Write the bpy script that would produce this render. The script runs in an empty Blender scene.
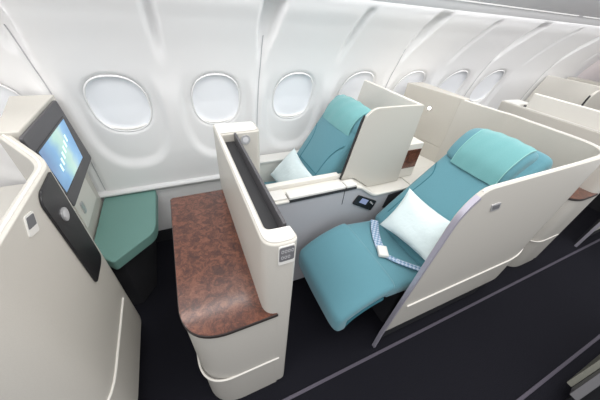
import bpy, bmesh, math, random
from mathutils import Vector, Matrix
random.seed(4)
COL = bpy.context.scene.collection
P = 2.40            # seat-row pitch
PI = math.pi

# ------------------------------------------------------------------ materials
def mat(name, col, rough=.5, spec=.5, bump=None, noise=None, metal=0, coat=0, sheen=0):
    m = bpy.data.materials.new(name); m.use_nodes = True
    nt = m.node_tree; b = nt.nodes['Principled BSDF']
    b.inputs['Base Color'].default_value = (*col, 1)
    b.inputs['Roughness'].default_value = rough
    b.inputs['Specular IOR Level'].default_value = spec
    b.inputs['Metallic'].default_value = metal
    b.inputs['Coat Weight'].default_value = coat
    b.inputs['Sheen Weight'].default_value = sheen
    tc = nt.nodes.new('ShaderNodeTexCoord')
    if noise:
        sc, amt = noise
        n = nt.nodes.new('ShaderNodeTexNoise'); n.inputs['Scale'].default_value = sc; n.inputs['Detail'].default_value = 6
        r = nt.nodes.new('ShaderNodeValToRGB')
        r.color_ramp.elements[0].position = .3; r.color_ramp.elements[1].position = .7
        r.color_ramp.elements[0].color = (*[max(0, c*(1-amt)) for c in col], 1)
        r.color_ramp.elements[1].color = (*[min(1, c*(1+amt)) for c in col], 1)
        nt.links.new(tc.outputs['Object'], n.inputs['Vector']); nt.links.new(n.outputs['Fac'], r.inputs['Fac'])
        nt.links.new(r.outputs['Color'], b.inputs['Base Color'])
    if bump:
        sc, st, di = bump
        n = nt.nodes.new('ShaderNodeTexNoise'); n.inputs['Scale'].default_value = sc; n.inputs['Detail'].default_value = 4
        bp = nt.nodes.new('ShaderNodeBump'); bp.inputs['Strength'].default_value = st; bp.inputs['Distance'].default_value = di
        nt.links.new(tc.outputs['Object'], n.inputs['Vector']); nt.links.new(n.outputs['Fac'], bp.inputs['Height'])
        nt.links.new(bp.outputs['Normal'], b.inputs['Normal'])
    return m
def emis(name, col, s, base=None):
    m = mat(name, base or col, .4)
    b = m.node_tree.nodes['Principled BSDF']
    b.inputs['Emission Color'].default_value = (*col, 1); b.inputs['Emission Strength'].default_value = s
    return m
M_ = {}
M_['side'] = mat('sidewall_panel_white', (.83, .825, .825), .45, .4)
M_['trimgrey'] = mat('seam_grey', (.45, .45, .47), .6)
M_['shell'] = mat('warm_white_shell', (.575, .55, .50), .38, .45, noise=(400, .03))
M_['shellin'] = mat('cream_shell_lining', (.77, .745, .69), .45, .4)
M_['rim'] = mat('pale_rim', (.78, .765, .73), .3, .5)
M_['silver'] = mat('brushed_lilac_aluminium', (.60, .57, .66), .35, .5, metal=.5)
M_['console'] = mat('grey_lilac_side_panel', (.47, .465, .49), .45, .4)
M_['black'] = mat('black_plastic', (.018, .018, .02), .25, .5)
M_['slot'] = mat('charcoal_plastic', (.035, .035, .038), .5, .4)
M_['bezel'] = mat('dark_grey_bezel', (.085, .083, .09), .4, .4)
M_['teal'] = mat('teal_seat_fabric', (.120, .290, .345), .85, .2, bump=(900, .25, .002), noise=(700, .10), sheen=.25)
M_['tealdark'] = mat('teal_piping', (.05, .18, .225), .8, .2)
M_['aqua'] = mat('aqua_headrest_cloth', (.175, .41, .42), .85, .2, bump=(600, .3, .002), noise=(500, .08), sheen=.3)
M_['aquahem'] = mat('aqua_hem', (.30, .58, .56), .85, .2)
M_['otto'] = mat('sage_green_leather', (.17, .325, .29), .5, .35, bump=(500, .12, .001))
M_['ottoside'] = mat('sage_green_leather_side', (.12, .27, .235), .5, .35, bump=(500, .12, .001))
M_['pillow'] = mat('pale_aqua_pillow_cloth', (.70, .80, .81), .85, .2, bump=(25, .35, .01), sheen=.2)
M_['chrome'] = mat('satin_chrome', (.62, .62, .63), .35, .5, metal=.6)
M_['placard'] = mat('grey_placard', (.16, .16, .17), .4)
M_['mark'] = mat('placard_marks', (.55, .55, .56), .4)
M_['kick'] = mat('dark_kick_panel', (.03, .03, .034), .8, .2)
M_['bin'] = mat('grey_bin_underside', (.72, .72, .74), .5, .3)
M_['ceil'] = mat('ceiling_white', (.8, .8, .8), .6)
M_['aft'] = mat('rose_beige_partition', (.60, .53, .52), .5)
M_['track'] = mat('dull_lilac_track', (.085, .075, .10), .45, .4, metal=.3)
M_['beige'] = mat('olive_beige_panel', (.15, .15, .125), .5, .3)
M_['shade'] = emis('window_shade_daylit', (.86, .93, 1.0), .07, (.86, .87, .90))
M_['lamp'] = emis('lamp_lens', (1, .96, .88), 14)
M_['cove'] = emis('cove_light', (1, 1, 1), 2.6)
M_['binstrip'] = emis('bin_light_strip', (1, .99, .97), .6, (.8, .8, .8))
# wood: burr veneer
def wood():
    m = mat('burr_walnut_veneer', (.2, .07, .04), .35, .4, coat=.8)
    nt = m.node_tree; b = nt.nodes['Principled BSDF']
    b.inputs['Coat Roughness'].default_value = .16
    tc = nt.nodes.new('ShaderNodeTexCoord')
    mp = nt.nodes.new('ShaderNodeMapping'); mp.inputs['Scale'].default_value = (1, 1, 1)
    n1 = nt.nodes.new('ShaderNodeTexNoise'); n1.inputs['Scale'].default_value = 26; n1.inputs['Detail'].default_value = 10; n1.inputs['Roughness'].default_value = .68; n1.inputs['Distortion'].default_value = 1.1
    n2 = nt.nodes.new('ShaderNodeTexNoise'); n2.inputs['Scale'].default_value = 90; n2.inputs['Detail'].default_value = 5; n2.inputs['Distortion'].default_value = 3
    mx = nt.nodes.new('ShaderNodeMath'); mx.operation = 'ADD'
    ml = nt.nodes.new('ShaderNodeMath'); ml.operation = 'MULTIPLY'; ml.inputs[1].default_value = .5
    r = nt.nodes.new('ShaderNodeValToRGB'); e = r.color_ramp.elements
    e[0].position = .56; e[0].color = (.040, .010, .005, 1)
    e[1].position = 1.0; e[1].color = (.25, .09, .048, 1)
    k = e.new(.72); k.color = (.088, .024, .011, 1)
    k = e.new(.80); k.color = (.150, .046, .023, 1)
    nt.links.new(tc.outputs['Object'], mp.inputs['Vector'])
    nt.links.new(mp.outputs['Vector'], n1.inputs['Vector']); nt.links.new(mp.outputs['Vector'], n2.inputs['Vector'])
    nt.links.new(n2.outputs['Fac'], ml.inputs[0]); nt.links.new(n1.outputs['Fac'], mx.inputs[0]); nt.links.new(ml.outputs[0], mx.inputs[1])
    nt.links.new(mx.outputs[0], r.inputs['Fac']); nt.links.new(r.outputs['Color'], b.inputs['Base Color'])
    return m
M_['wood'] = wood()
M_['woodedge'] = mat('dark_edge_band', (.03, .022, .02), .4)
def carpet():
    m = mat('charcoal_carpet', (.012, .0125, .017), .95, .1, bump=(700, .5, .004))
    nt = m.node_tree; b = nt.nodes['Principled BSDF']
    tc = nt.nodes.new('ShaderNodeTexCoord'); v = nt.nodes.new('ShaderNodeTexNoise'); v.inputs['Scale'].default_value = 260; v.inputs['Detail'].default_value = 3
    r = nt.nodes.new('ShaderNodeValToRGB'); r.color_ramp.elements[0].position = .4; r.color_ramp.elements[1].position = .7
    r.color_ramp.elements[0].color = (.008, .008, .011, 1); r.color_ramp.elements[1].color = (.022, .022, .030, 1)
    nt.links.new(tc.outputs['Object'], v.inputs['Vector']); nt.links.new(v.outputs['Fac'], r.inputs['Fac']); nt.links.new(r.outputs['Color'], b.inputs['Base Color'])
    return m
M_['carpet'] = carpet()
def screen():
    m = mat('lit_screen', (.1, .1, .12), .15)
    nt = m.node_tree; b = nt.nodes['Principled BSDF']
    tc = nt.nodes.new('ShaderNodeTexCoord'); sp = nt.nodes.new('ShaderNodeSeparateXYZ')
    nt.links.new(tc.outputs['Generated'], sp.inputs['Vector'])
    r = nt.nodes.new('ShaderNodeValToRGB'); e = r.color_ramp.elements
    e[0].position = 0; e[0].color = (.10, .22, .42, 1); e[1].position = 1; e[1].color = (.12, .33, .62, 1)
    for p_, c_ in ((.3, (.16, .40, .66, 1)), (.5, (.42, .70, .62, 1)), (.62, (.50, .74, .66, 1)), (.8, (.22, .48, .75, 1))):
        k = e.new(p_); k.color = c_
    n = nt.nodes.new('ShaderNodeTexNoise'); n.inputs['Scale'].default_value = 2.5
    nt.links.new(tc.outputs['Generated'], n.inputs['Vector'])
    a = nt.nodes.new('ShaderNodeMath'); a.operation = 'MULTIPLY_ADD'; a.inputs[1].default_value = .35; a.inputs[2].default_value = -.17
    nt.links.new(n.outputs['Fac'], a.inputs[0])
    s = nt.nodes.new('ShaderNodeMath'); s.operation = 'ADD'
    nt.links.new(sp.outputs['Y'], s.inputs[0]); nt.links.new(a.outputs[0], s.inputs[1]); nt.links.new(s.outputs[0], r.inputs['Fac'])
    nt.links.new(r.outputs['Color'], b.inputs['Emission Color']); b.inputs['Emission Strength'].default_value = .95
    return m
M_['screen'] = screen()
M_['icon'] = emis('screen_icons', (.60, .80, .78), .75)
M_['remotescreen'] = emis('handset_screen', (.30, .38, .62), .6, (.1, .1, .15))
def plaid():
    m = mat('plaid_belt_webbing', (.3, .4, .6), .8)
    nt = m.node_tree; b = nt.nodes['Principled BSDF']
    tc = nt.nodes.new('ShaderNodeTexCoord'); c = nt.nodes.new('ShaderNodeTexChecker'); c.inputs['Scale'].default_value = 70
    c.inputs['Color1'].default_value = (.20, .33, .50, 1); c.inputs['Color2'].default_value = (.52, .60, .72, 1)
    nt.links.new(tc.outputs['Object'], c.inputs['Vector']); nt.links.new(c.outputs['Color'], b.inputs['Base Color'])
    return m
M_['belt'] = plaid()

# ------------------------------------------------------------------ geometry helpers
def tag(o, label=None, cat=None, group=None, kind=None):
    if label: o['label'] = label
    if cat: o['category'] = cat
    if group: o['group'] = group
    if kind: o['kind'] = kind
    return o
def wloc(o):
    v = Vector(o.location)
    while o.parent: o = o.parent; v += Vector(o.location)
    return v
def obj(name, bm, m, parent=None, bevel=0, smooth=True, seg=3, ang=35):
    """bm is in world coordinates; the object gets its parent's frame"""
    off = wloc(parent) if parent else Vector((0, 0, 0))
    if parent: bmesh.ops.translate(bm, verts=bm.verts, vec=-off)
    bmesh.ops.recalc_face_normals(bm, faces=bm.faces)
    me = bpy.data.meshes.new(name); bm.to_mesh(me); bm.free()
    o = bpy.data.objects.new(name, me); COL.objects.link(o)
    me.materials.append(M_[m])
    if parent: o.parent = parent
    if smooth:
        me.polygons.foreach_set('use_smooth', [True]*len(me.polygons))
        me.set_sharp_from_angle(angle=math.radians(ang))
    if bevel:
        b = o.modifiers.new('bevel', 'BEVEL'); b.width = bevel; b.segments = seg; b.limit_method = 'ANGLE'; b.angle_limit = math.radians(38)
        b.harden_normals = True
    return o
def thing(name, loc, label, cat, group=None):
    o = bpy.data.objects.new(name, None); COL.objects.link(o); o.location = loc
    o.empty_display_size = .05
    return tag(o, label, cat, group)
def rpoly(pts, radii, n=6):
    """round the corners of a 2-D polygon; radii: number or list"""
    out = []; N = len(pts)
    if not hasattr(radii, '__len__'): radii = [radii]*N
    for i in range(N):
        p = Vector(pts[i]); a = Vector(pts[i-1]); b = Vector(pts[(i+1) % N]); r = radii[i]
        if r <= 0: out.append(tuple(p)); continue
        u = (a-p); v = (b-p); lu, lv = u.length, v.length; u.normalize(); v.normalize()
        r2 = min(r, lu*.49, lv*.49)
        s = p+u*r2; e = p+v*r2
        for k in range(n+1):
            t = k/n
            out.append(tuple((1-t)**2*s + 2*t*(1-t)*p + t*t*e))
    return out
def prism(pts, ax, a, b, bm=None):
    """extrude a 2-D polygon; ax = extrusion axis; the 2-D coords are the other two axes in x,y,z order"""
    bm = bm or bmesh.new()
    def mk(p, v):
        c = list(p); c.insert(ax, v); return bm.verts.new(c)
    A = [mk(p, a) for p in pts]; B = [mk(p, b) for p in pts]
    bm.faces.new(A); bm.faces.new(B[::-1])
    for i in range(len(pts)):
        j = (i+1) % len(pts); bm.faces.new((A[i], B[i], B[j], A[j]))
    return bm
def box(x0, x1, y0, y1, z0, z1, bm=None):
    return prism([(x0, y0), (x1, y0), (x1, y1), (x0, y1)], 2, z0, z1, bm)
def tube(pts, r, bm=None, n=8, closed=False):
    bm = bm or bmesh.new(); pts = [Vector(p) for p in pts]; rings = []; N = len(pts); prev = None
    for i, p in enumerate(pts):
        if closed: d = pts[(i+1) % N]-pts[i-1]
        else: d = pts[min(i+1, N-1)]-pts[max(i-1, 0)]
        d.normalize()
        up = prev if prev else (Vector((0, 0, 1)) if abs(d.z) < .9 else Vector((1, 0, 0)))
        s = d.cross(up).normalized(); u = s.cross(d).normalized(); prev = u
        rings.append([bm.verts.new(p+(s*math.cos(2*PI*k/n)+u*math.sin(2*PI*k/n))*r) for k in range(n)])
    for i in range(N if closed else N-1):
        A = rings[i]; B = rings[(i+1) % N]
        for k in range(n): bm.faces.new((A[k], A[(k+1) % n], B[(k+1) % n], B[k]))
    if not closed: bm.faces.new(rings[0][::-1]); bm.faces.new(rings[-1])
    return bm
def smoothline(pts, n=8):
    """Catmull-Rom resample"""
    P_ = [Vector(p) for p in pts]; out = []
    for i in range(len(P_)-1):
        a = P_[max(i-1, 0)]; b = P_[i]; c = P_[i+1]; d = P_[min(i+2, len(P_)-1)]
        for k in range(n):
            t = k/n
            out.append(.5*((2*b)+(c-a)*t+(2*a-5*b+4*c-d)*t*t+(3*b-a-3*c+d)*t**3))
    out.append(P_[-1]); return out
def pad(profile, y0, y1, thick, round_=.03, crown=.0, ends=.035, bm=None, nx=6, ny=14, side=None):
    """upholstered pad: profile = top-surface points (x, z) in order (normal on the left side of travel for +x travel = up);
    side(t) -> (y0, y1) per length"""
    bm = bm or bmesh.new()
    pr = smoothline([(p[0], 0, p[1]) for p in profile], nx); N = len(pr)
    L = [0]
    for i in range(1, N): L.append(L[-1]+(pr[i]-pr[i-1]).length)
    T = L[-1]; rings = []
    # resample with finer ends
    S = [0, ends*.15, ends*.5, ends] + [ends+(T-2*ends)*k/(N*1) for k in range(1, N)] + [T-ends, T-ends*.5, T-ends*.15, T]
    def at(s):
        for i in range(1, N):
            if L[i] >= s-1e-9:
                f = (s-L[i-1])/max(1e-9, L[i]-L[i-1]); p = pr[i-1].lerp(pr[i], f)
                a = pr[min(i+1, N-1)]-pr[max(i-2, 0)]; return p, a.normalized()
        return pr[-1], (pr[-1]-pr[-2]).normalized()
    for s in S:
        p, d = at(s); nrm = Vector((-d.z, 0, d.x))
        e = min(s, T-s)/ends; sq = 1 if e >= 1 else math.sqrt(max(0, 1-(1-e)**2))*.98+.02
        ya, yb = side(s/T) if side else (y0, y1)
        w = (yb-ya)/2 - (1-sq)*round_; t = thick/2*(.25+.75*sq); yc = (ya+yb)/2; ctr = p - nrm*thick/2
        ring = []; nn = 40
        for k in range(nn):
            a = 2*PI*k/nn; ca, sa = math.cos(a), math.sin(a)
            # rounded rectangle in (y, n)
            rr = min(round_, t*.98)
            # superellipse mix
            ex = 2/ (6 if w > t*2 else 3)
            px = math.copysign(abs(ca)**(2/9), ca)*w; pn = math.copysign(abs(sa)**(2/3.2), sa)*t
            c = crown*(1-(px/max(w, 1e-6))**2) if sa > 0 else 0
            ring.append(bm.verts.new(ctr + nrm*(pn+c*sq) + Vector((0, yc+px, 0))))
        rings.append(ring)
    for i in range(len(rings)-1):
        A, B = rings[i], rings[i+1]
        for k in range(len(A)): bm.faces.new((A[k], A[(k+1) % len(A)], B[(k+1) % len(A)], B[k]))
    bm.faces.new(rings[0][::-1]); bm.faces.new(rings[-1])
    return bm
def pillow_bm(c4, thick, n=18):
    """c4: four corners; pillow bulging about the quad, pinched edges"""
    a, b, c, d = [Vector(p) for p in c4]
    nrm = (b-a).cross(d-a).normalized(); bm = bmesh.new(); G = []
    for s_ in (1, -1):
        g = []
        for i in range(n+1):
            row = []
            for j in range(n+1):
                u, v = i/n, j/n
                U = 2*u-1; V = 2*v-1
                # sides curve in between the corners
                k = .09
                u2 = .5+.5*U*(1-k*(1-V*V)*abs(U)); v2 = .5+.5*V*(1-k*(1-U*U)*abs(V))
                p = a.lerp(b, u2).lerp(d.lerp(c, u2), v2)
                h = thick/2*((1-U*U)**.42)*((1-V*V)**.42)
                h *= 1+.06*math.sin(7*u+3*v)+.04*math.sin(11*v-5*u)
                row.append(bm.verts.new(p+nrm*h*s_))
            g.append(row)
        G.append(g)
    for g in G:
        for i in range(n):
            for j in range(n): bm.faces.new((g[i][j], g[i+1][j], g[i+1][j+1], g[i][j+1]))
    bmesh.ops.remove_doubles(bm, verts=bm.verts, dist=.0015)
    return bm
def copy_tree(o, parent=None, dx=0):
    c = o.copy(); COL.objects.link(c); c.parent = parent
    if parent is None: c.location.x += dx
    for ch in list(kids[o.name]) if o.name in kids else []: copy_tree(ch, c)
    return c
kids = {}
def index():
    kids.clear()
    for o in bpy.data.objects:
        if o.parent: kids.setdefault(o.parent.name, []).append(o)
def disc(center, axis, r, depth, bm=None, n=24):
    bm = bm or bmesh.new(); c = Vector(center); ax = Vector(axis).normalized()
    return tube([c, c+ax*depth], r, bm, n)

# ------------------------------------------------------------------ camera
cam = bpy.data.cameras.new('camera'); co = bpy.data.objects.new('camera', cam); COL.objects.link(co)
R = Matrix(((0.91260737, 0.19241001, -0.36073007), (-0.40164799, 0.58668323, -0.70319391), (0.07633274, 0.78662645, 0.61269253)))
co.matrix_world = Matrix.Translation((0, 0, 1.7)) @ R.to_4x4()
cam.sensor_width = 36; cam.lens = 254.257/600*36; cam.clip_start = .02
bpy.context.scene.camera = co

# ------------------------------------------------------------------ setting: fuselage
PROF = [(1.80, 0), (1.805, .30), (1.80, .60), (1.79, .80), (1.765, 1.0), (1.725, 1.18), (1.68, 1.33), (1.60, 1.47), (1.49, 1.60), (1.385, 1.70), (1.335, 1.77), (1.31, 1.86)]
def wallY(z):
    for i in range(1, len(PROF)):
        if z <= PROF[i][1]:
            # smooth (Catmull-Rom in z)
            y1, z1 = PROF[i-1]; y2, z2 = PROF[i]; y0, z0 = PROF[max(i-2, 0)]; y3, z3 = PROF[min(i+1, len(PROF)-1)]
            m1 = (y2-y0)/(z2-z0); m2 = (y3-y1)/(z3-z1); h = z2-z1; t = (z-z1)/h
            return (2*t**3-3*t*t+1)*y1+(t**3-2*t*t+t)*h*m1+(-2*t**3+3*t*t)*y2+(t**3-t*t)*h*m2
    return PROF[-1][0]
WX = [-.309+.536*k for k in range(-2, 7)]
SEAM = [-.577+1.072*k for k in range(-2, 7)]
def ss(a, b, v):
    t = max(0, min(1, (v-a)/(b-a))); return t*t*(3-2*t)
def relief(x, z):
    o = 0
    for sx in SEAM:
        d = abs(x-sx)
        if d < .16:
            up = ss(1.34, 1.66, z)
            w = .016+.046*up; lip = 1-ss(1.695, 1.715, z)
            o += (.006+.075*up*lip)*(1-ss(w*.6, w, d))
    for sx in SEAM:
        d = abs(x-sx-.536)
        if d < .12: o += .030*ss(1.36, 1.6, z)*(1-ss(1.68, 1.71, z))*(1-ss(.008, .034, d))
    for wx in WX:
        dx = abs(x-wx)
        if dx < .30:
            # long scooped pocket below and round each window, fading out above it
            zc, hz = 1.10, .385
            r = ((dx/.235)**2.5+abs((z-zc)/hz)**2.5)**(1/2.5)
            o += .028*(1-ss(.80, 1.0, r))*(1-ss(1.12, 1.36, z))
            r = ((dx/.158)**2.4+abs((z-1.155)/.185)**2.4)**(1/2.4)
            o += .022*(1-ss(.90, 1.0, r))
    return o
bm = bmesh.new()
xs = [-1.9+.0125*i for i in range(int(6.4/.0125)+1)]
zs = [.56+.0135*i for i in range(int(1.29/.0135)+1)]
G = [[bm.verts.new((x, wallY(z)+relief(x, z), z)) for z in zs] for x in xs]
for i in range(len(xs)-1):
    for j in range(len(zs)-1): bm.faces.new((G[i][j], G[i+1][j], G[i+1][j+1], G[i][j+1]))
wall = obj('wall_window_side', bm, 'side', ang=80); tag(wall, kind='structure')
# lower wall: ledge, dado, dark foot
bm = prism([(1.775, .566), (1.768, .553), (1.775, .540), (1.80, .540), (1.80, .12), (1.84, .12), (1.84, .575), (1.81, .575)], 0, -1.9, 5.7)
tag(obj('trim_1', bm, 'side', bevel=.004), kind='structure')
bm = box(-1.9, 5.7, 1.795, 1.85, 0, .12)
tag(obj('baseboard_window_side', bm, 'kick'), kind='structure')
bm = box(-1.9, 5.7, -1.3, 1.85, -.03, 0)
tag(obj('floor', bm, 'carpet'), kind='structure')
# forward of the first seam the joint line
# windows
def window(i, wx):
    pts = []
    zc, hz, hw, e = 1.155, .172, .148, 2.35
    def surf(x, z, off): return Vector((x, wallY(z)+off+.030*(1-ss(1.12, 1.36, z)), z))
    root = thing('window_%d' % (i+1), (wx, wallY(zc), zc), None, None); root['kind'] = 'structure'
    n = 56
    ring = []
    for k in range(n):
        a = 2*PI*k/n; ca, sa = math.cos(a), math.sin(a)
        ring.append((math.copysign(abs(ca)**(2/e), ca), math.copysign(abs(sa)**(2/e), sa)))
    bm = tube([surf(wx+u*hw, zc+v*hz, .004) for u, v in ring], .005, n=8, closed=True)
    obj('window_frame', bm, 'side', root)
    bm = bmesh.new(); prev = None
    c = bm.verts.new(surf(wx, zc, .017))
    for f in (.25, .5, .75, .9, 1.0):
        cur = [bm.verts.new(surf(wx+u*hw*f, zc+v*hz*f, .017 if f < 1 else .010)) for u, v in ring]
        if prev is None:
            for k in range(n): bm.faces.new((c, cur[k], cur[(k+1) % n]))
        else:
            for k in range(n): bm.faces.new((prev[k], cur[k], cur[(k+1) % n], prev[(k+1) % n]))
        prev = cur
    obj('window_shade', bm, 'shade', root)
    bm = tube(smoothline([surf(wx+u*.10, zc-hz*(.80+.13*(1-u*u)), .009) for u in (-1, -.5, 0, .5, 1)], 5), .007)
    obj('shade_handle', bm, 'rim', root)
for i, wx in enumerate([w for w in WX if -1.5 < w < 3.2]): window(i, wx)
for i, sx in enumerate([v for v in SEAM if v < 4.3]):
    zz = [.58+.02*k for k in range(61)]
    tag(obj('trim_%d' % (i+2), tube([(sx, wallY(z)+relief(sx, z)-.001, z) for z in zz if z < 1.55], .0028, n=6), 'trimgrey'), kind='structure')
# overhead bin
bm = prism([(1.282, 1.730), (1.24, 1.752), (1.215, 1.768), (1.175, 1.790), (1.02, 1.845), (.98, 1.90), (.98, 2.15), (1.20, 2.15), (1.20, 1.815), (1.275, 1.742)], 0, -1.9, 5.7)
binr = thing('overhead_bin', (1.9, 1.15, 1.73), 'grey overhead luggage bin running along the top above the windows', 'overhead bin')
obj('bin_body', bm, 'bin', binr, bevel=.004)
bm = prism([(1.222, 1.766), (1.202, 1.780), (1.205, 1.772)], 0, -1.9, 2.63)
prism([(1.222, 1.766), (1.202, 1.780), (1.205, 1.772)], 0, 2.70, 5.7, bm)
obj('light_strip', bm, 'binstrip', binr)
bm = box(-1.9, 4.4, 1.202, 1.212, 1.83, 1.85)
cv = tag(obj('cove_light', bm, 'cove'), 'white strip light tucked between the bin edge and the sidewall', 'light')
# aft partition of the cabin
bm = box(4.60, 4.64, .9, 1.9, 0, 2.15)
tag(obj('wall_aft', bm, 'aft'), kind='structure')
# aisle rails
for y, lab in ((.363, 'lilac metal floor track along the foot of the seat shells'), (-.153, 'lilac metal floor track on the far right of the aisle')):
    bm = box(-1.9, 5.0, y-.009, y+.009, 0.0, .005)
    tag(obj('floor_track', bm, 'track', bevel=.002), lab, 'floor track')

# ------------------------------------------------------------------ seat shell (coordinates of row 1, back wall outside at x = 1.95)
def shell(dx, label):
    t = thing('seat_shell', (1.4+dx, .9, 0), label, 'seat shell', 'white shells that wrap round the seats')
    X = lambda v: v+dx
    # one wall: slanted front edge, long aisle side, rounded corner, back, diagonal return
    cols = []                                     # (x_bottom, x_top, y, z_top, nx, ny)
    us = [0, .004, .012, .025, .04, .06, .08, .10, .13, .16, .2, .3, .4, .5, .6, .7, .8, .9, 1.0]
    def ztop(u): return 1.208+.004*u-.17*(1-math.sqrt(max(0, 1-(1-min(u/.13, 1))**2)))
    for u in us: cols.append((.845+(1.80-.845)*u, .903+(1.80-.903)*u, .40, ztop(u)))
    plan = rpoly([(1.5, .40), (2.045, .40), (2.045, .99), (2.02, 1.05), (1.87, 1.255), (1.6, 1.255)], [0, .20, .03, .03, .0, 0], 10)[1:-1]
    plan = [p_ for p_ in plan if p_[0] > 1.801 or p_[1] > .9]
    for x_, y_ in plan: cols.append((x_, x_, y_, 1.212+.026*ss(1.03, 1.2, y_)))
    n_ = len(cols); pts2 = [Vector((c[1], c[2])) for c in cols]; bm = bmesh.new(); O = []; I = []
    NZ = 8
    for i, c in enumerate(cols):
        d_ = (pts2[min(i+1, n_-1)]-pts2[max(i-1, 0)]).normalized(); nn_ = Vector((-d_.y, d_.x))
        th = .022+.010*ss(1.6, 2.0, c[1] if c[2] < .9 else 2.1)
        o_ = []; i_ = []
        for k in range(NZ+1):
            z = .20+(c[3]-.20)*k/NZ; f = (z-.18)/(1.24-.18); x = c[0]+(c[1]-c[0])*f
            o_.append(bm.verts.new((X(x), c[2], z))); i_.append(bm.verts.new((X(x)+nn_.x*th, c[2]+nn_.y*th, z)))
        O.append(o_); I.append(i_)
    for i in range(n_-1):
        for k in range(NZ):
            bm.faces.new((O[i][k], O[i+1][k], O[i+1][k+1], O[i][k+1])); bm.faces.new((I[i][k], I[i][k+1], I[i+1][k+1], I[i+1][k]))
        bm.faces.new((O[i][0], I[i][0], I[i+1][0], O[i+1][0])); bm.faces.new((O[i][NZ], O[i+1][NZ], I[i+1][NZ], I[i][NZ]))
    for k in range(NZ):
        bm.faces.new((O[0][k], O[0][k+1], I[0][k+1], I[0][k])); bm.faces.new((O[-1][k], I[-1][k], I[-1][k+1], O[-1][k+1]))
    rimline = [(o_[NZ].co+i_[NZ].co)/2+Vector((0, 0, .001)) for o_, i_ in zip(O, I)]
    obj('shell_wall', bm, 'shell', t, bevel=.005, ang=30)
    obj('top_rim', tube(rimline[6:], .004, n=6), 'rim', t)
    pf = [(X(1.852), 1.222), (X(1.92), 1.222), (X(1.92), 1.686), (X(1.752), 1.686)]
    obj('monitor_housing', prism(pf, 2, .862, 1.246), 'shell', t, bevel=.005)
    # metal front edge
    fe = [(.833, 0), (.833, .18)]
    for u in us[:6]:
        z = ztop(u); fe.append((.845+.955*u+(.058-.058*u)*((z-.18)/1.06)-.002, z))
    inn = [(a+.012, b-.012*(k > 3)) for k, (a, b) in enumerate(fe)]
    bm = bmesh.new()
    R0 = [[bm.verts.new((X(a), y_, b)) for (a, b) in (p_, q_) for y_ in ((.397, .418) if (a, b) == p_ else (.418, .397))] for p_, q_ in zip(fe, inn)]
    for a, b in zip(R0, R0[1:]):
        for k in range(4): bm.faces.new((a[k], a[(k+1) % 4], b[(k+1) % 4], b[k]))
    bm.faces.new(R0[0]); bm.faces.new(R0[-1][::-1])
    obj('front_edge', bm, 'silver', t)
    # ridge low on the side and across the back
    rp = []
    for i, c in enumerate(cols):
        if c[1] < .94 or c[2] > .96: continue
        d_ = (pts2[min(i+1, n_-1)]-pts2[max(i-1, 0)]).normalized()
        zr = .446+.05*ss(1.8, 2.0, c[1]); f = (zr-.18)/1.06
        rp.append((X(c[0]+(c[1]-c[0])*f+d_.y*.002), c[2]-d_.x*.002, zr))
    rp.append((X(2.047), .94, .496))
    obj('ridge', tube(rp, .0055), 'shellin', t)
    # dark plinth
    obj('plinth', box(X(.90), X(1.85), .430, .445, 0, .30), 'kick', t)
    obj('plinth', prism([(X(1.85), .445), (X(1.97), .445), (X(1.985), 1.0), (X(1.85), 1.0)], 2, 0, .20), 'kick', t)
    # monitor for the window seat behind
    bz = rpoly([(1.19, 1.233), (1.645, 1.233), (1.742, .858), (1.26, .85)], .018, 5)
    mo = obj('monitor', prism(bz, 0, X(1.92), X(1.933)), 'bezel', t, bevel=.004)
    sc_ = [(1.235, 1.152), (1.612, 1.148), (1.612, .932), (1.262, .936)]
    obj('screen_surround', prism([(1.225, 1.162), (1.624, 1.158), (1.624, .922), (1.25, .926)], 0, X(1.933), X(1.9345)), 'black', mo)
    obj('screen', prism(sc_, 0, X(1.9345), X(1.9355)), 'screen', mo)
    b_ = bmesh.new()
    for k in range(6):
        yy = 1.33+.038*k; zz = 1.005+.012*k
        box(X(1.9355), X(1.936), yy, yy+.018, zz, zz+.034, b_)
    obj('screen_icons', b_, 'icon', mo)
    # cabinet below the monitor
    obj('cabinet', prism([(X(1.852), 1.222), (X(1.868), 1.222), (X(1.868), 1.772), (X(1.74), 1.772)], 2, .02, .862), 'shell', t, bevel=.004)
    d = obj('cabinet_door', prism(rpoly([(1.40, .81), (1.68, .81), (1.70, .60), (1.40, .60)], .012), 0, X(1.868), X(1.874)), 'shellin', t, bevel=.002)
    obj('door_latch', prism(rpoly([(1.45, .735), (1.485, .735), (1.485, .665), (1.45, .665)], .012), 0, X(1.874), X(1.881)), 'chrome', d, bevel=.002)
    # glossy black strip down the back corner
    st = rpoly([(.915, 1.115), (.965, 1.165), (1.065, 1.165), (1.072, .70), (1.05, .675), (.912, .685)], [.03, .02, .01, .02, .02, .02])
    st = rpoly([(.829, 1.165), (.852, 1.194), (.972, 1.200), (.966, .785), (.935, .772), (.829, .770)], [.015, .02, .006, .015, .02, .02])
    s_ = obj('black_strip', prism(st, 0, X(2.045), X(2.053)), 'black', t, bevel=.003)
    b_ = disc((X(2.052), .899, 1.073), (1, 0, 0), .024, .005)
    kn = obj('round_button', b_, 'chrome', s_)
    obj('button_centre', disc((X(2.057), .899, 1.073), (1, 0, 0), .015, .001), 'mark', kn)
    # placards
    p_ = obj('placard', prism(rpoly([(.740, 1.196), (.785, 1.184), (.758, 1.132), (.708, 1.148)], .008), 0, X(2.045), X(2.048)), 'rim', t)
    q_ = obj('placard_face', prism(rpoly([(.742, 1.190), (.779, 1.179), (.764, 1.152), (.722, 1.164)], .005), 0, X(2.048), X(2.049)), 'placard', p_)
    p_ = obj('placard', prism(rpoly([(X(1.075), 1.113), (X(1.135), 1.113), (X(1.155), 1.073), (X(1.095), 1.073)], .008), 1, .397, .40), 'chrome', t)
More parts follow.
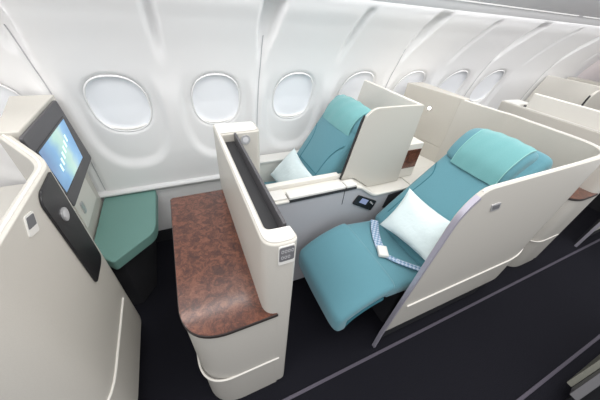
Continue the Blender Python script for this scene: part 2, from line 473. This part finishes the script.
    obj('placard_face', prism(rpoly([(X(1.085), 1.107), (X(1.130), 1.107), (X(1.145), 1.082), (X(1.100), 1.082)], .006), 1, .396, .397), 'placard', p_)
    # reading lamp on the lining and wooden niche beside it
    b_ = disc((X(1.809), 1.431, 1.117), (-1, 0, 0), .018, .008)
    rl = obj('reading_lamp', b_, 'chrome', t)
    obj('lamp_lens', disc((X(1.801), 1.431, 1.117), (-1, 0, 0), .012, .0015), 'lamp', rl)
    # side cabinet with a veneered face
    sc2 = obj('side_cabinet', box(X(1.346), X(1.498), 1.125, 1.30, .735, 1.0), 'shellin', t, bevel=.004)
    obj('veneer_face', box(X(1.350), X(1.488), 1.119, 1.1245, .815, .958), 'wood', sc2)
    obj('shelf', box(X(1.343), X(1.85), 1.188, 1.765, .70, .733), 'shellin', t, bevel=.003)
    obj('corner_ledge', prism([(X(1.405), .96), (X(2.0), .96), (X(1.82), 1.188), (X(1.405), 1.188)], 2, .60, .733), 'shellin', t, bevel=.003)
    obj('lining', box(X(1.343), X(1.722), 1.30, 1.34, 0, .70), 'shellin', t)
    return t
# ------------------------------------------------------------------ partition with console and wood top
def partition(dx, label, raised=False):
    t = thing('suite_partition', (.05+dx, .9, 0), label, 'partition', 'partitions with a wood topped console')
    X = lambda v: v+dx
    foot = rpoly([(X(a), b) for a, b in [(-.148, .462), (.20, .462), (.20, 1.315), (-.148, 1.315)]], [.17, 0, 0, .02], 12)
    obj('console_cabinet', prism(foot, 2, .0, .747), 'shell', t, bevel=.004)
    top = [(-.152, .458), (.195, .458)]
    tp = rpoly([(X(a), b) for a, b in [(-.152, .456), (.190, .456), (.150, .50), (.150, 1.32), (-.152, 1.32)]], [.175, 0, .04, 0, .02], 12)
    obj('edge_band', prism(tp, 2, .747, .763), 'woodedge', t, bevel=.002)
    tp = rpoly([(X(a), b) for a, b in [(-.149, .459), (.187, .459), (.150, .50), (.150, 1.317), (-.149, 1.317)]], [.172, 0, .04, 0, .02], 12)
    obj('wood_top', prism(tp, 2, .763, .766), 'wood', t)
    # ridge low on the console
    r_ = rpoly([(X(a), b) for a, b in [(-.149, .75), (-.149, .461), (.205, .461)]], [0, .17, 0], 14)[1:-1]
    r_ = [(X(-.149), .70)]+[q for q in r_ if q[0] < X(.19)]+[(X(.205), .461)]
    obj('ridge', tube([(a, b, .335) for a, b in r_], .005), 'shellin', t)
    # dividing wall: side, near end, far wing
    w = rpoly([(X(a), b) for a, b in [(.14, .462), (.252, .460), (.245, .53), (.166, .535), (.166, 1.245), (.366, 1.25), (.366, 1.385), (.14, 1.39)]],
              [.085, .035, 0, .02, .01, .03, .03, .02], 8)
    obj('dividing_wall', prism(w, 2, .02, 1.147), 'shell', t, bevel=.012)
    w2 = rpoly([(X(a), b) for a, b in [(.147, .47), (.243, .468), (.24, .522), (.158, .526), (.158, 1.255), (.356, 1.262), (.356, 1.375), (.147, 1.38)]],
              [.08, .03, 0, .02, .01, .03, .03, .02], 8)
    obj('top_rim', prism(w2, 2, 1.1475, 1.152), 'rim', t, bevel=.002)
    obj('slot_floor', box(X(.166), X(.223), .535, 1.245, .6, 1.105), 'slot', t)
    mo = obj('monitor', box(X(.2235), X(.236), .535, 1.243, .66, 1.152), 'bezel', t, bevel=.002)
    obj('screen', box(X(.236), X(.2375), .62, 1.16, .78, 1.08), 'black', mo)
    obj('inner_panel', box(X(.166), X(.232), .535, 1.245, .02, .6), 'console', t)
    rb = obj('round_button', disc((X(.283), 1.252, 1.106), (0, -1, 0), .026, .008), 'chrome', t)
    obj('button_centre', disc((X(.283), 1.2445, 1.106), (0, -1, 0), .015, .002), 'bin', rb)
    p_ = obj('placard', prism(rpoly([(X(.182), 1.138), (X(.234), 1.138), (X(.236), 1.056), (X(.182), 1.056)], .008), 1, .4575, .462), 'rim', t)
    q_ = obj('placard_face', prism(rpoly([(X(.184), 1.134), (X(.232), 1.134), (X(.233), 1.072), (X(.184), 1.072)], .008), 1, .4567, .4575), 'placard', p_)
    b_ = bmesh.new()
    for r in range(2):
        for k in range(4):
            x0 = X(.190+.0105*k); z0 = 1.111-.026*r
            if (r, k) == (1, 3): continue
            tube([(x0+.004+.0035*math.cos(a), .4562, z0+.005+.0065*math.sin(a)) for a in [2*PI*j/8 for j in range(8)]], .0009, b_, 4, True)
    obj('placard_marks', b_, 'mark', q_)
    if raised: obj('sliding_screen', box(X(.172), X(.205), .50, 1.20, 1.11, 1.262), 'shellin', t, bevel=.008)
    return t
# ------------------------------------------------------------------ screen between the two seats of a row
def privacy(dx, label):
    t = thing('privacy_screen', (1.15+dx, 1.15, 0), label, 'privacy screen', 'privacy screens beside the window seats')
    X = lambda v: v+dx
    sp = rpoly([(X(a), b) for a, b in [(.848, .845), (.855, .87), (.918, 1.225), (.975, 1.275), (1.22, 1.276), (1.34, 1.272), (1.34, .731), (1.077, .731), (.937, .832), (.846, .832)]],
               [0, 0, .06, .09, .1, .01, 0, 0, 0, 0], 8)
    obj('side_panel', prism(sp, 1, 1.10, 1.120), 'shell', t, bevel=.003)
    pl = rpoly([(X(a), b) for a, b in [(1.312, 1.1285), (1.34, 1.1285), (1.34, 1.745), (1.312, 1.745)]],
               0, 8)
    pf = [(1.1205, .735), (1.1205, 1.272)]+[(wallY(z)-.012, z) for z in (1.272, 1.2, 1.1, 1.0, .9, .8, .735)]
    obj('back_wall', prism(pf, 0, X(1.312), X(1.34)), 'shellin', t, bevel=.003, ang=50)
    e = [(X(a), b) for a, b in [(.840, .83), (.847, .87), (.907, 1.21), (.920, 1.236), (.914, 1.19), (.856, .86), (.850, .83)]]
    obj('edge_trim', prism(e, 1, 1.108, 1.121), 'black', t)
    return t
# ------------------------------------------------------------------ low console between the seats
def middle_console(dx, label):
    t = thing('armrest_console', (1.0+dx, 1.09, 0), label, 'console', 'consoles between window and aisle seats')
    X = lambda v: v+dx
    sp = rpoly([(X(a), b) for a, b in [(.25, .02), (.25, .812), (.93, .812), (1.065, .712), (1.40, .712), (1.40, .02)]], [0, .01, .04, .04, 0, 0], 6)
    obj('body', prism(sp, 1, 1.022, 1.175), 'console', t, bevel=.004)
    lid = rpoly([(X(a), b) for a, b in [(.245, .812), (.245, .826), (.935, .826), (1.075, .726), (1.402, .726), (1.402, .711), (1.067, .711), (.929, .812)]], [0, 0, .05, .04, 0, 0, .04, .04], 6)
    obj('lid', prism(lid, 1, 1.012, 1.185), 'shellin', t, bevel=.004)
    obj('armrest_pad', box(X(.455), X(.825), 1.014, 1.080, .8265, .846), 'rim', t, bevel=.006)
    obj('armrest_pad', box(X(.832), X(.905), 1.014, 1.080, .8265, .846), 'rim', t, bevel=.006)
    obj('armrest_pad', box(X(.36), X(.448), 1.03, 1.12, .8265, .838), 'rim', t, bevel=.006)
    obj('pad_shadow_gap', box(X(.455), X(.905), 1.0115, 1.078, .812, .828), 'slot', t)
    obj('rail', box(X(.36), X(.84), 1.125, 1.165, .8265, .858), 'shellin', t, bevel=.006)
    # joint lines on the face
    b_ = box(X(.825), X(.829), 1.0205, 1.024, .70, .81)
    obj('panel_joint', b_, 'slot', t)
    obj('pocket', prism([(X(1.19), .58), (X(1.21), .69), (X(1.34), .70), (X(1.34), .52)], 1, 1.019, 1.022), 'slot', t)
    h = rpoly([(X(.895), .700), (X(.945), .748), (X(1.10), .664), (X(1.065), .595)], .012)
    h = rpoly([(X(.905), .690), (X(.940), .752), (X(1.112), .662), (X(1.083), .585)], .012)
    hs = obj('handset', prism(h, 1, 1.012, 1.022), 'black', t, bevel=.003)
    s = [(X(.955), .692), (X(.975), .722), (X(1.035), .690), (X(1.018), .655)]
    obj('handset_screen', prism(s, 1, 1.0115, 1.012), 'remotescreen', hs)
    b_ = bmesh.new()
    for k in range(3): disc((X(1.055+.012*k), 1.012, .665-.012*k+.006), (0, -1, 0), .006, .001, b_, 10)
    obj('handset_buttons', b_, 'mark', hs)
    return t
# ------------------------------------------------------------------ seats
def seat_aisle(dx, label):
    t = thing('aisle_seat', (1.1+dx, .7, 0), label, 'seat', 'teal lie-flat seats by the aisle')
    def PX(l): return [(a+dx, b) for a, b in l]
    obj('leg_rest', pad(PX([(.508, .338), (.508, .445), (.548, .497), (.63, .553), (.72, .593), (.80, .613), (.84, .611)]), .452, .957, .085, .04, .004, ends=.018), 'teal', t)
    obj('leg_rest_lining', pad(PX([(.545, .335), (.60, .415), (.70, .478), (.80, .508)]), .462, .942, .04, .02, 0, ends=.02), 'tealdark', t)
    obj('seat_cushion', pad(PX([(.775, .607), (.88, .600), (1.0, .585), (1.12, .578), (1.24, .59)]), .452, .955, .115, .04, .004, ends=.03), 'teal', t)
    bk = obj('backrest', pad(PX([(1.045, .575), (1.13, .665), (1.30, .84), (1.46, .995), (1.62, 1.13), (1.70, 1.19)]), .50, .965, .13, .05, .012, ends=.04,
        side=lambda s: (.485+.02*s, .965-.02*s)), 'teal', t)
    # seams drawn as piping on the backrest
    bp_ = [(1.045, .575), (1.13, .665), (1.30, .84), (1.46, .995), (1.62, 1.13), (1.70, 1.19)]
    on_back = surf_on(PX(bp_), .725, .23)
    b_ = tube([on_back(s, y) for s, y in res(((.12, .90), (.30, .895), (.45, .885), (.53, .89), (.60, .93)))], .003, n=6)
    tube([on_back(s, y) for s, y in res(((.12, .545), (.30, .55), (.45, .56), (.53, .56), (.60, .52)))], .003, b_, 6)
    tube([on_back(.29, y) for y in (.895, .85, .8, .75, .7, .65, .6, .55)], .003, b_, 6)
    obj('piping', b_, 'tealdark', bk)
    hp = PX([(1.452, 1.006), (1.478, 1.078), (1.528, 1.138), (1.585, 1.176), (1.645, 1.180), (1.70, 1.150)])
    hd = obj('headrest', pad(hp, .545, .935, .10, .05, .008, ends=.03, side=lambda s: (.555, .935)), 'teal', t)
    cp = PX([(1.447, 1.002), (1.471, 1.082), (1.523, 1.144), (1.582, 1.184), (1.632, 1.190)])
    obj('headrest_cloth', cloth_bm(cp, .578, .862, dx), 'aqua', hd)
    b_ = tube([(p.x-.003, .580, p.z+.003) for p in smoothline([(a, 0, b) for a, b in cp], 6)], .0025, n=6)
    obj('cloth_hem', b_, 'aquahem', hd)
    b_ = tube([(p.x-.003, .860, p.z+.003) for p in smoothline([(a, 0, b) for a, b in cp], 6)], .0025, n=6)
    obj('cloth_hem', b_, 'aquahem', hd)
    obj('seat_base', box(.98+dx, 1.55+dx, .50, .93, 0, .46), 'kick', t, bevel=.02)
    # seat belt across the cushion
    blt = obj('seat_belt', strap([(1.03+dx, .905, .600), (.975+dx, .83, .604), (.93+dx, .75, .608), (.90+dx, .68, .612)], .048), 'belt', t)
    obj('seat_belt', strap([(.895+dx, .63, .613), (.94+dx, .57, .610), (1.01+dx, .50, .606), (1.06+dx, .462, .60)], .030, thin=True), 'belt', t)
    bx_ = bmesh.new(); bmesh.ops.create_cube(bx_, size=1)
    bmesh.ops.transform(bx_, matrix=Matrix.Translation((.892+dx, .655, .622)) @ Matrix.Rotation(math.radians(62), 4, 'Z') @ Matrix.Diagonal((.075, .056, .024, 1)), verts=bx_.verts)
    obj('buckle', bx_, 'rim', t, bevel=.007)
    return t
def surf_on(prof, yc, hw):
    l = smoothline([(a, 0, b) for a, b in prof], 10); L = [0]
    for i in range(1, len(l)): L.append(L[-1]+(l[i]-l[i-1]).length)
    def f(s, y):
        q = s*L[-1]
        for i in range(1, len(l)):
            if L[i] >= q: break
        t = (q-L[i-1])/(L[i]-L[i-1]); p = l[i-1].lerp(l[i], t); d = (l[i]-l[i-1]).normalized(); n = Vector((-d.z, 0, d.x))
        v = min(1, abs(y-yc)/hw)
        p = p+n*(.012*(1-v*v)-.001); return Vector((p.x, y, p.z))
    return f
def res(pts):
    return [(p.x, p.y) for p in smoothline([(a, b, 0) for a, b in pts], 8)]
def strap(pts, w, thin=False):
    l = smoothline(pts, 6); bm = bmesh.new(); rows = []
    for i, p in enumerate(l):
        d = (l[min(i+1, len(l)-1)]-l[max(i-1, 0)]); d.z = 0; d.normalize(); s = Vector((-d.y, d.x, 0))*w/2
        rows.append([bm.verts.new(p-s+Vector((0, 0, .0))), bm.verts.new(p+s), bm.verts.new(p+s+Vector((0, 0, .004))), bm.verts.new(p-s+Vector((0, 0, .004)))])
    for a, b in zip(rows, rows[1:]):
        for k in range(4): bm.faces.new((a[k], a[(k+1) % 4], b[(k+1) % 4], b[k]))
    bm.faces.new(rows[0]); bm.faces.new(rows[-1][::-1])
    return bm
def cloth_bm(prof, y0, y1, dx, n=16):
    l = smoothline([(a, 0, b) for a, b in prof], 6); bm = bmesh.new(); top = []; bot = []
    for i, p in enumerate(l):
        d = (l[min(i+1, len(l)-1)]-l[max(i-1, 0)]).normalized(); nr = Vector((-d.z, 0, d.x))
        rt = []; rb = []
        for k in range(n+1):
            y = y0+(y1-y0)*k/n; c = .012*(1-((y-(y0+y1)/2)/((y1-y0)/2))**2)+.002*math.sin(k*1.3+i*.25)
            q = p+nr*(c+.003); q.y = y
            rt.append(bm.verts.new(q)); q2 = q-nr*.005; rb.append(bm.verts.new(q2))
        top.append(rt); bot.append(rb)
    m = len(l)
    for i in range(m-1):
        for k in range(n):
            bm.faces.new((top[i][k], top[i][k+1], top[i+1][k+1], top[i+1][k])); bm.faces.new((bot[i][k], bot[i+1][k], bot[i+1][k+1], bot[i][k+1]))
        bm.faces.new((top[i][0], top[i+1][0], bot[i+1][0], bot[i][0])); bm.faces.new((top[i][n], bot[i][n], bot[i+1][n], top[i+1][n]))
    for k in range(n):
        bm.faces.new((top[0][k], bot[0][k], bot[0][k+1], top[0][k+1])); bm.faces.new((top[-1][k], top[-1][k+1], bot[-1][k+1], bot[-1][k]))
    return bm
def seat_window(dx, label):
    t = thing('window_seat', (.8+dx, 1.4, 0), label, 'seat', 'teal lie-flat seats by the window')
    def PX(l): return [(a+dx, b) for a, b in l]
    obj('seat_cushion', pad(PX([(.20, .555), (.35, .565), (.5, .558), (.66, .55), (.78, .56)]), 1.20, 1.64, .12, .04, .004, ends=.03), 'teal', t)
    bk = obj('backrest', pad(PX([(.625, .56), (.70, .68), (.80, .835), (.905, 1.0), (1.00, 1.145), (1.06, 1.22)]), 1.17, 1.64, .13, .05, .012, ends=.04,
        side=lambda s: (1.20, 1.645)), 'teal', t)
    bp_ = [(.625, .56), (.70, .68), (.80, .835), (.905, 1.0), (1.00, 1.145), (1.06, 1.22)]
    on_back = surf_on(PX(bp_), 1.415, .23)
    b_ = tube([on_back(s, y) for s, y in res(((.10, 1.54), (.35, 1.545), (.50, 1.55), (.60, 1.57), (.66, 1.61)))], .003, n=6)
    tube([on_back(s, y) for s, y in res(((.10, 1.28), (.35, 1.28), (.50, 1.275), (.60, 1.25), (.66, 1.22)))], .003, b_, 6)
    tube([on_back(.33, y) for y in (1.545, 1.5, 1.45, 1.4, 1.35, 1.28)], .003, b_, 6)
    obj('piping', b_, 'tealdark', bk)
    hp = PX([(.946, 1.055), (.962, 1.105), (.992, 1.152), (1.035, 1.185), (1.085, 1.195), (1.13, 1.175)])
    hd = obj('headrest', pad(hp, 1.2, 1.62, .10, .05, .010, ends=.03, side=lambda s: (1.205, 1.635)), 'teal', t)
    cp = PX([(.939, 1.054), (.955, 1.110), (.987, 1.160), (1.033, 1.194), (1.075, 1.204)])
    obj('headrest_cloth', cloth_bm(cp, 1.245, 1.585, dx), 'aqua2', hd)
    obj('seat_base', box(.35+dx, 1.05+dx, 1.22, 1.62, 0, .44), 'kick', t, bevel=.02)
    return t
M_['aqua2'] = M_['aqua']
def window_ledge(dx, label):
    t = thing('side_ledge', (.85+dx, 1.71, 0), label, 'side ledge', 'cream ledges under the windows')
    obj('body', box(.37+dx, 1.338+dx, 1.665, 1.775, .0, .695), 'shellin', t, bevel=.004)
    obj('lid', box(.37+dx, 1.338+dx, 1.655, 1.765, .695, .715), 'rim', t, bevel=.006)
    return t
def ottoman(dx, label):
    t = thing('ottoman', (-.42+dx, 1.5, 0), label, 'ottoman', 'green footrest ottomans under the monitors')
    pl = [(a+dx, b) for a, b in [(-.600, 1.28), (-.485, 1.155), (-.295, 1.325), (-.280, 1.39), (-.280, 1.792), (-.60, 1.792)]]
    obj('cushion', prism(rpoly(pl, [.01, .02, .07, .03, .01, .01], 8), 2, .462, .532), 'otto', t, bevel=.012)
    pl = [(a+dx, b) for a, b in [(-.545, 1.24), (-.48, 1.24), (-.40, 1.36), (-.40, 1.775), (-.545, 1.775)]]
    obj('base', prism(pl, 2, 0, .462), 'kick', t, bevel=.005)
    return t

shell(-2.48, 'white seat shell on the far left with a glossy black strip and lit monitor')
shell(0, 'white seat shell wrapped round the reclined teal aisle seat with pillow')
partition(0, 'low white partition with burr wood console top in the middle of the picture')
privacy(0, 'white privacy screen between the window seat and the reclined aisle seat')
middle_console(0, 'grey console with handset panel between the two teal seats')
seat_aisle(0, 'reclined teal aisle seat with raised leg rest and plaid belt')
seat_window(0, 'upright teal window seat beside the sidewall windows')
window_ledge(0, 'cream ledge between the window seat and the sidewall')
ottoman(0, 'sage green ottoman under the lit monitor by the window')
index()
NEW = {'seat_shell': 'white seat shell in the row behind, at the right edge', 'suite_partition': 'partition and wood console behind the reclined aisle seat at the right edge',
       'privacy_screen': 'white privacy screen with a black edge slit, in the row behind', 'armrest_console': 'grey console between the seats of the row behind',
       'aisle_seat': 'teal aisle seat of the row behind at the right edge', 'window_seat': 'teal window seat of the row behind', 'side_ledge': 'cream ledge under the windows of the row behind'}
P2 = 2.48
partition(P2, NEW['suite_partition'], raised=True)
for o in [q for q in bpy.data.objects if q.parent is None and q.name in ('privacy_screen', 'seat_shell.001')]:
    c = copy_tree(o, None, P2); c['label'] = NEW[o.name.split('.')[0]]

# pillows
pl = pillow_bm([(1.178, .860, .862), (1.195, .515, .848), (1.022, .460, .680), (.975, .810, .668)], .10)
tag(obj('pillow', pl, 'pillow', ang=60), 'pale aqua pillow leaning on the reclined aisle seat', 'pillow')
pl = pillow_bm([(.735, 1.61, .825), (.705, 1.225, .81), (.545, 1.24, .62), (.545, 1.62, .615)], .09)
tag(obj('pillow', pl, 'pillow', ang=60), 'pale aqua pillow standing on the upright window seat', 'pillow')

# centre seat console across the aisle
t = thing('centre_seat_base', (1.9, -.25, 0), 'beige foot of a centre seat at the lower right corner', 'seat base')
pz = [(1.62, .19), (2.6, .19), (2.6, .36), (1.78, .30)]
obj('side_panel', prism(pz, 1, -.215, -.19), 'beige', t, bevel=.003)
obj('lower_rail', prism([(1.50, .26), (1.62, .19), (1.80, .31), (2.6, .37), (2.6, .42), (1.7, .36)], 1, -.25, -.216), 'bezel', t, bevel=.003)
obj('plinth', box(1.7, 2.6, -.40, -.26, 0, .40), 'kick', t)

# ------------------------------------------------------------------ light
def area(name, loc, rot, sx, sy, e, col=(1, 1, 1)):
    l = bpy.data.lights.new(name, 'AREA'); l.shape = 'RECTANGLE'; l.size = sx; l.size_y = sy; l.energy = e; l.color = col
    o = bpy.data.objects.new(name, l); COL.objects.link(o); o.location = loc; o.rotation_euler = rot; return o
area('ceiling_light', (1.2, .1, 2.25), (0, 0, 0), 5.0, .5, 42, (1, .985, .96))
area('cove_lamp', (1.3, 1.235, 1.81), (math.radians(52), 0, 0), 6.2, .03, 10, (1, 1, 1))
area('bin_edge_lamp', (1.3, 1.17, 1.765), (math.radians(0), 0, 0), 5.6, .03, 13, (1, .99, .97))
w = bpy.data.worlds.new('cabin_ambient'); bpy.context.scene.world = w; w.use_nodes = True
bg = w.node_tree.nodes['Background']; bg.inputs[0].default_value = (.96, .97, 1, 1); bg.inputs[1].default_value = .84
sc = bpy.context.scene
sc.view_settings.view_transform = 'Standard'; sc.view_settings.look = 'None'; sc.view_settings.exposure = 0; sc.view_settings.gamma = 1
sc.view_settings.use_curve_mapping = False
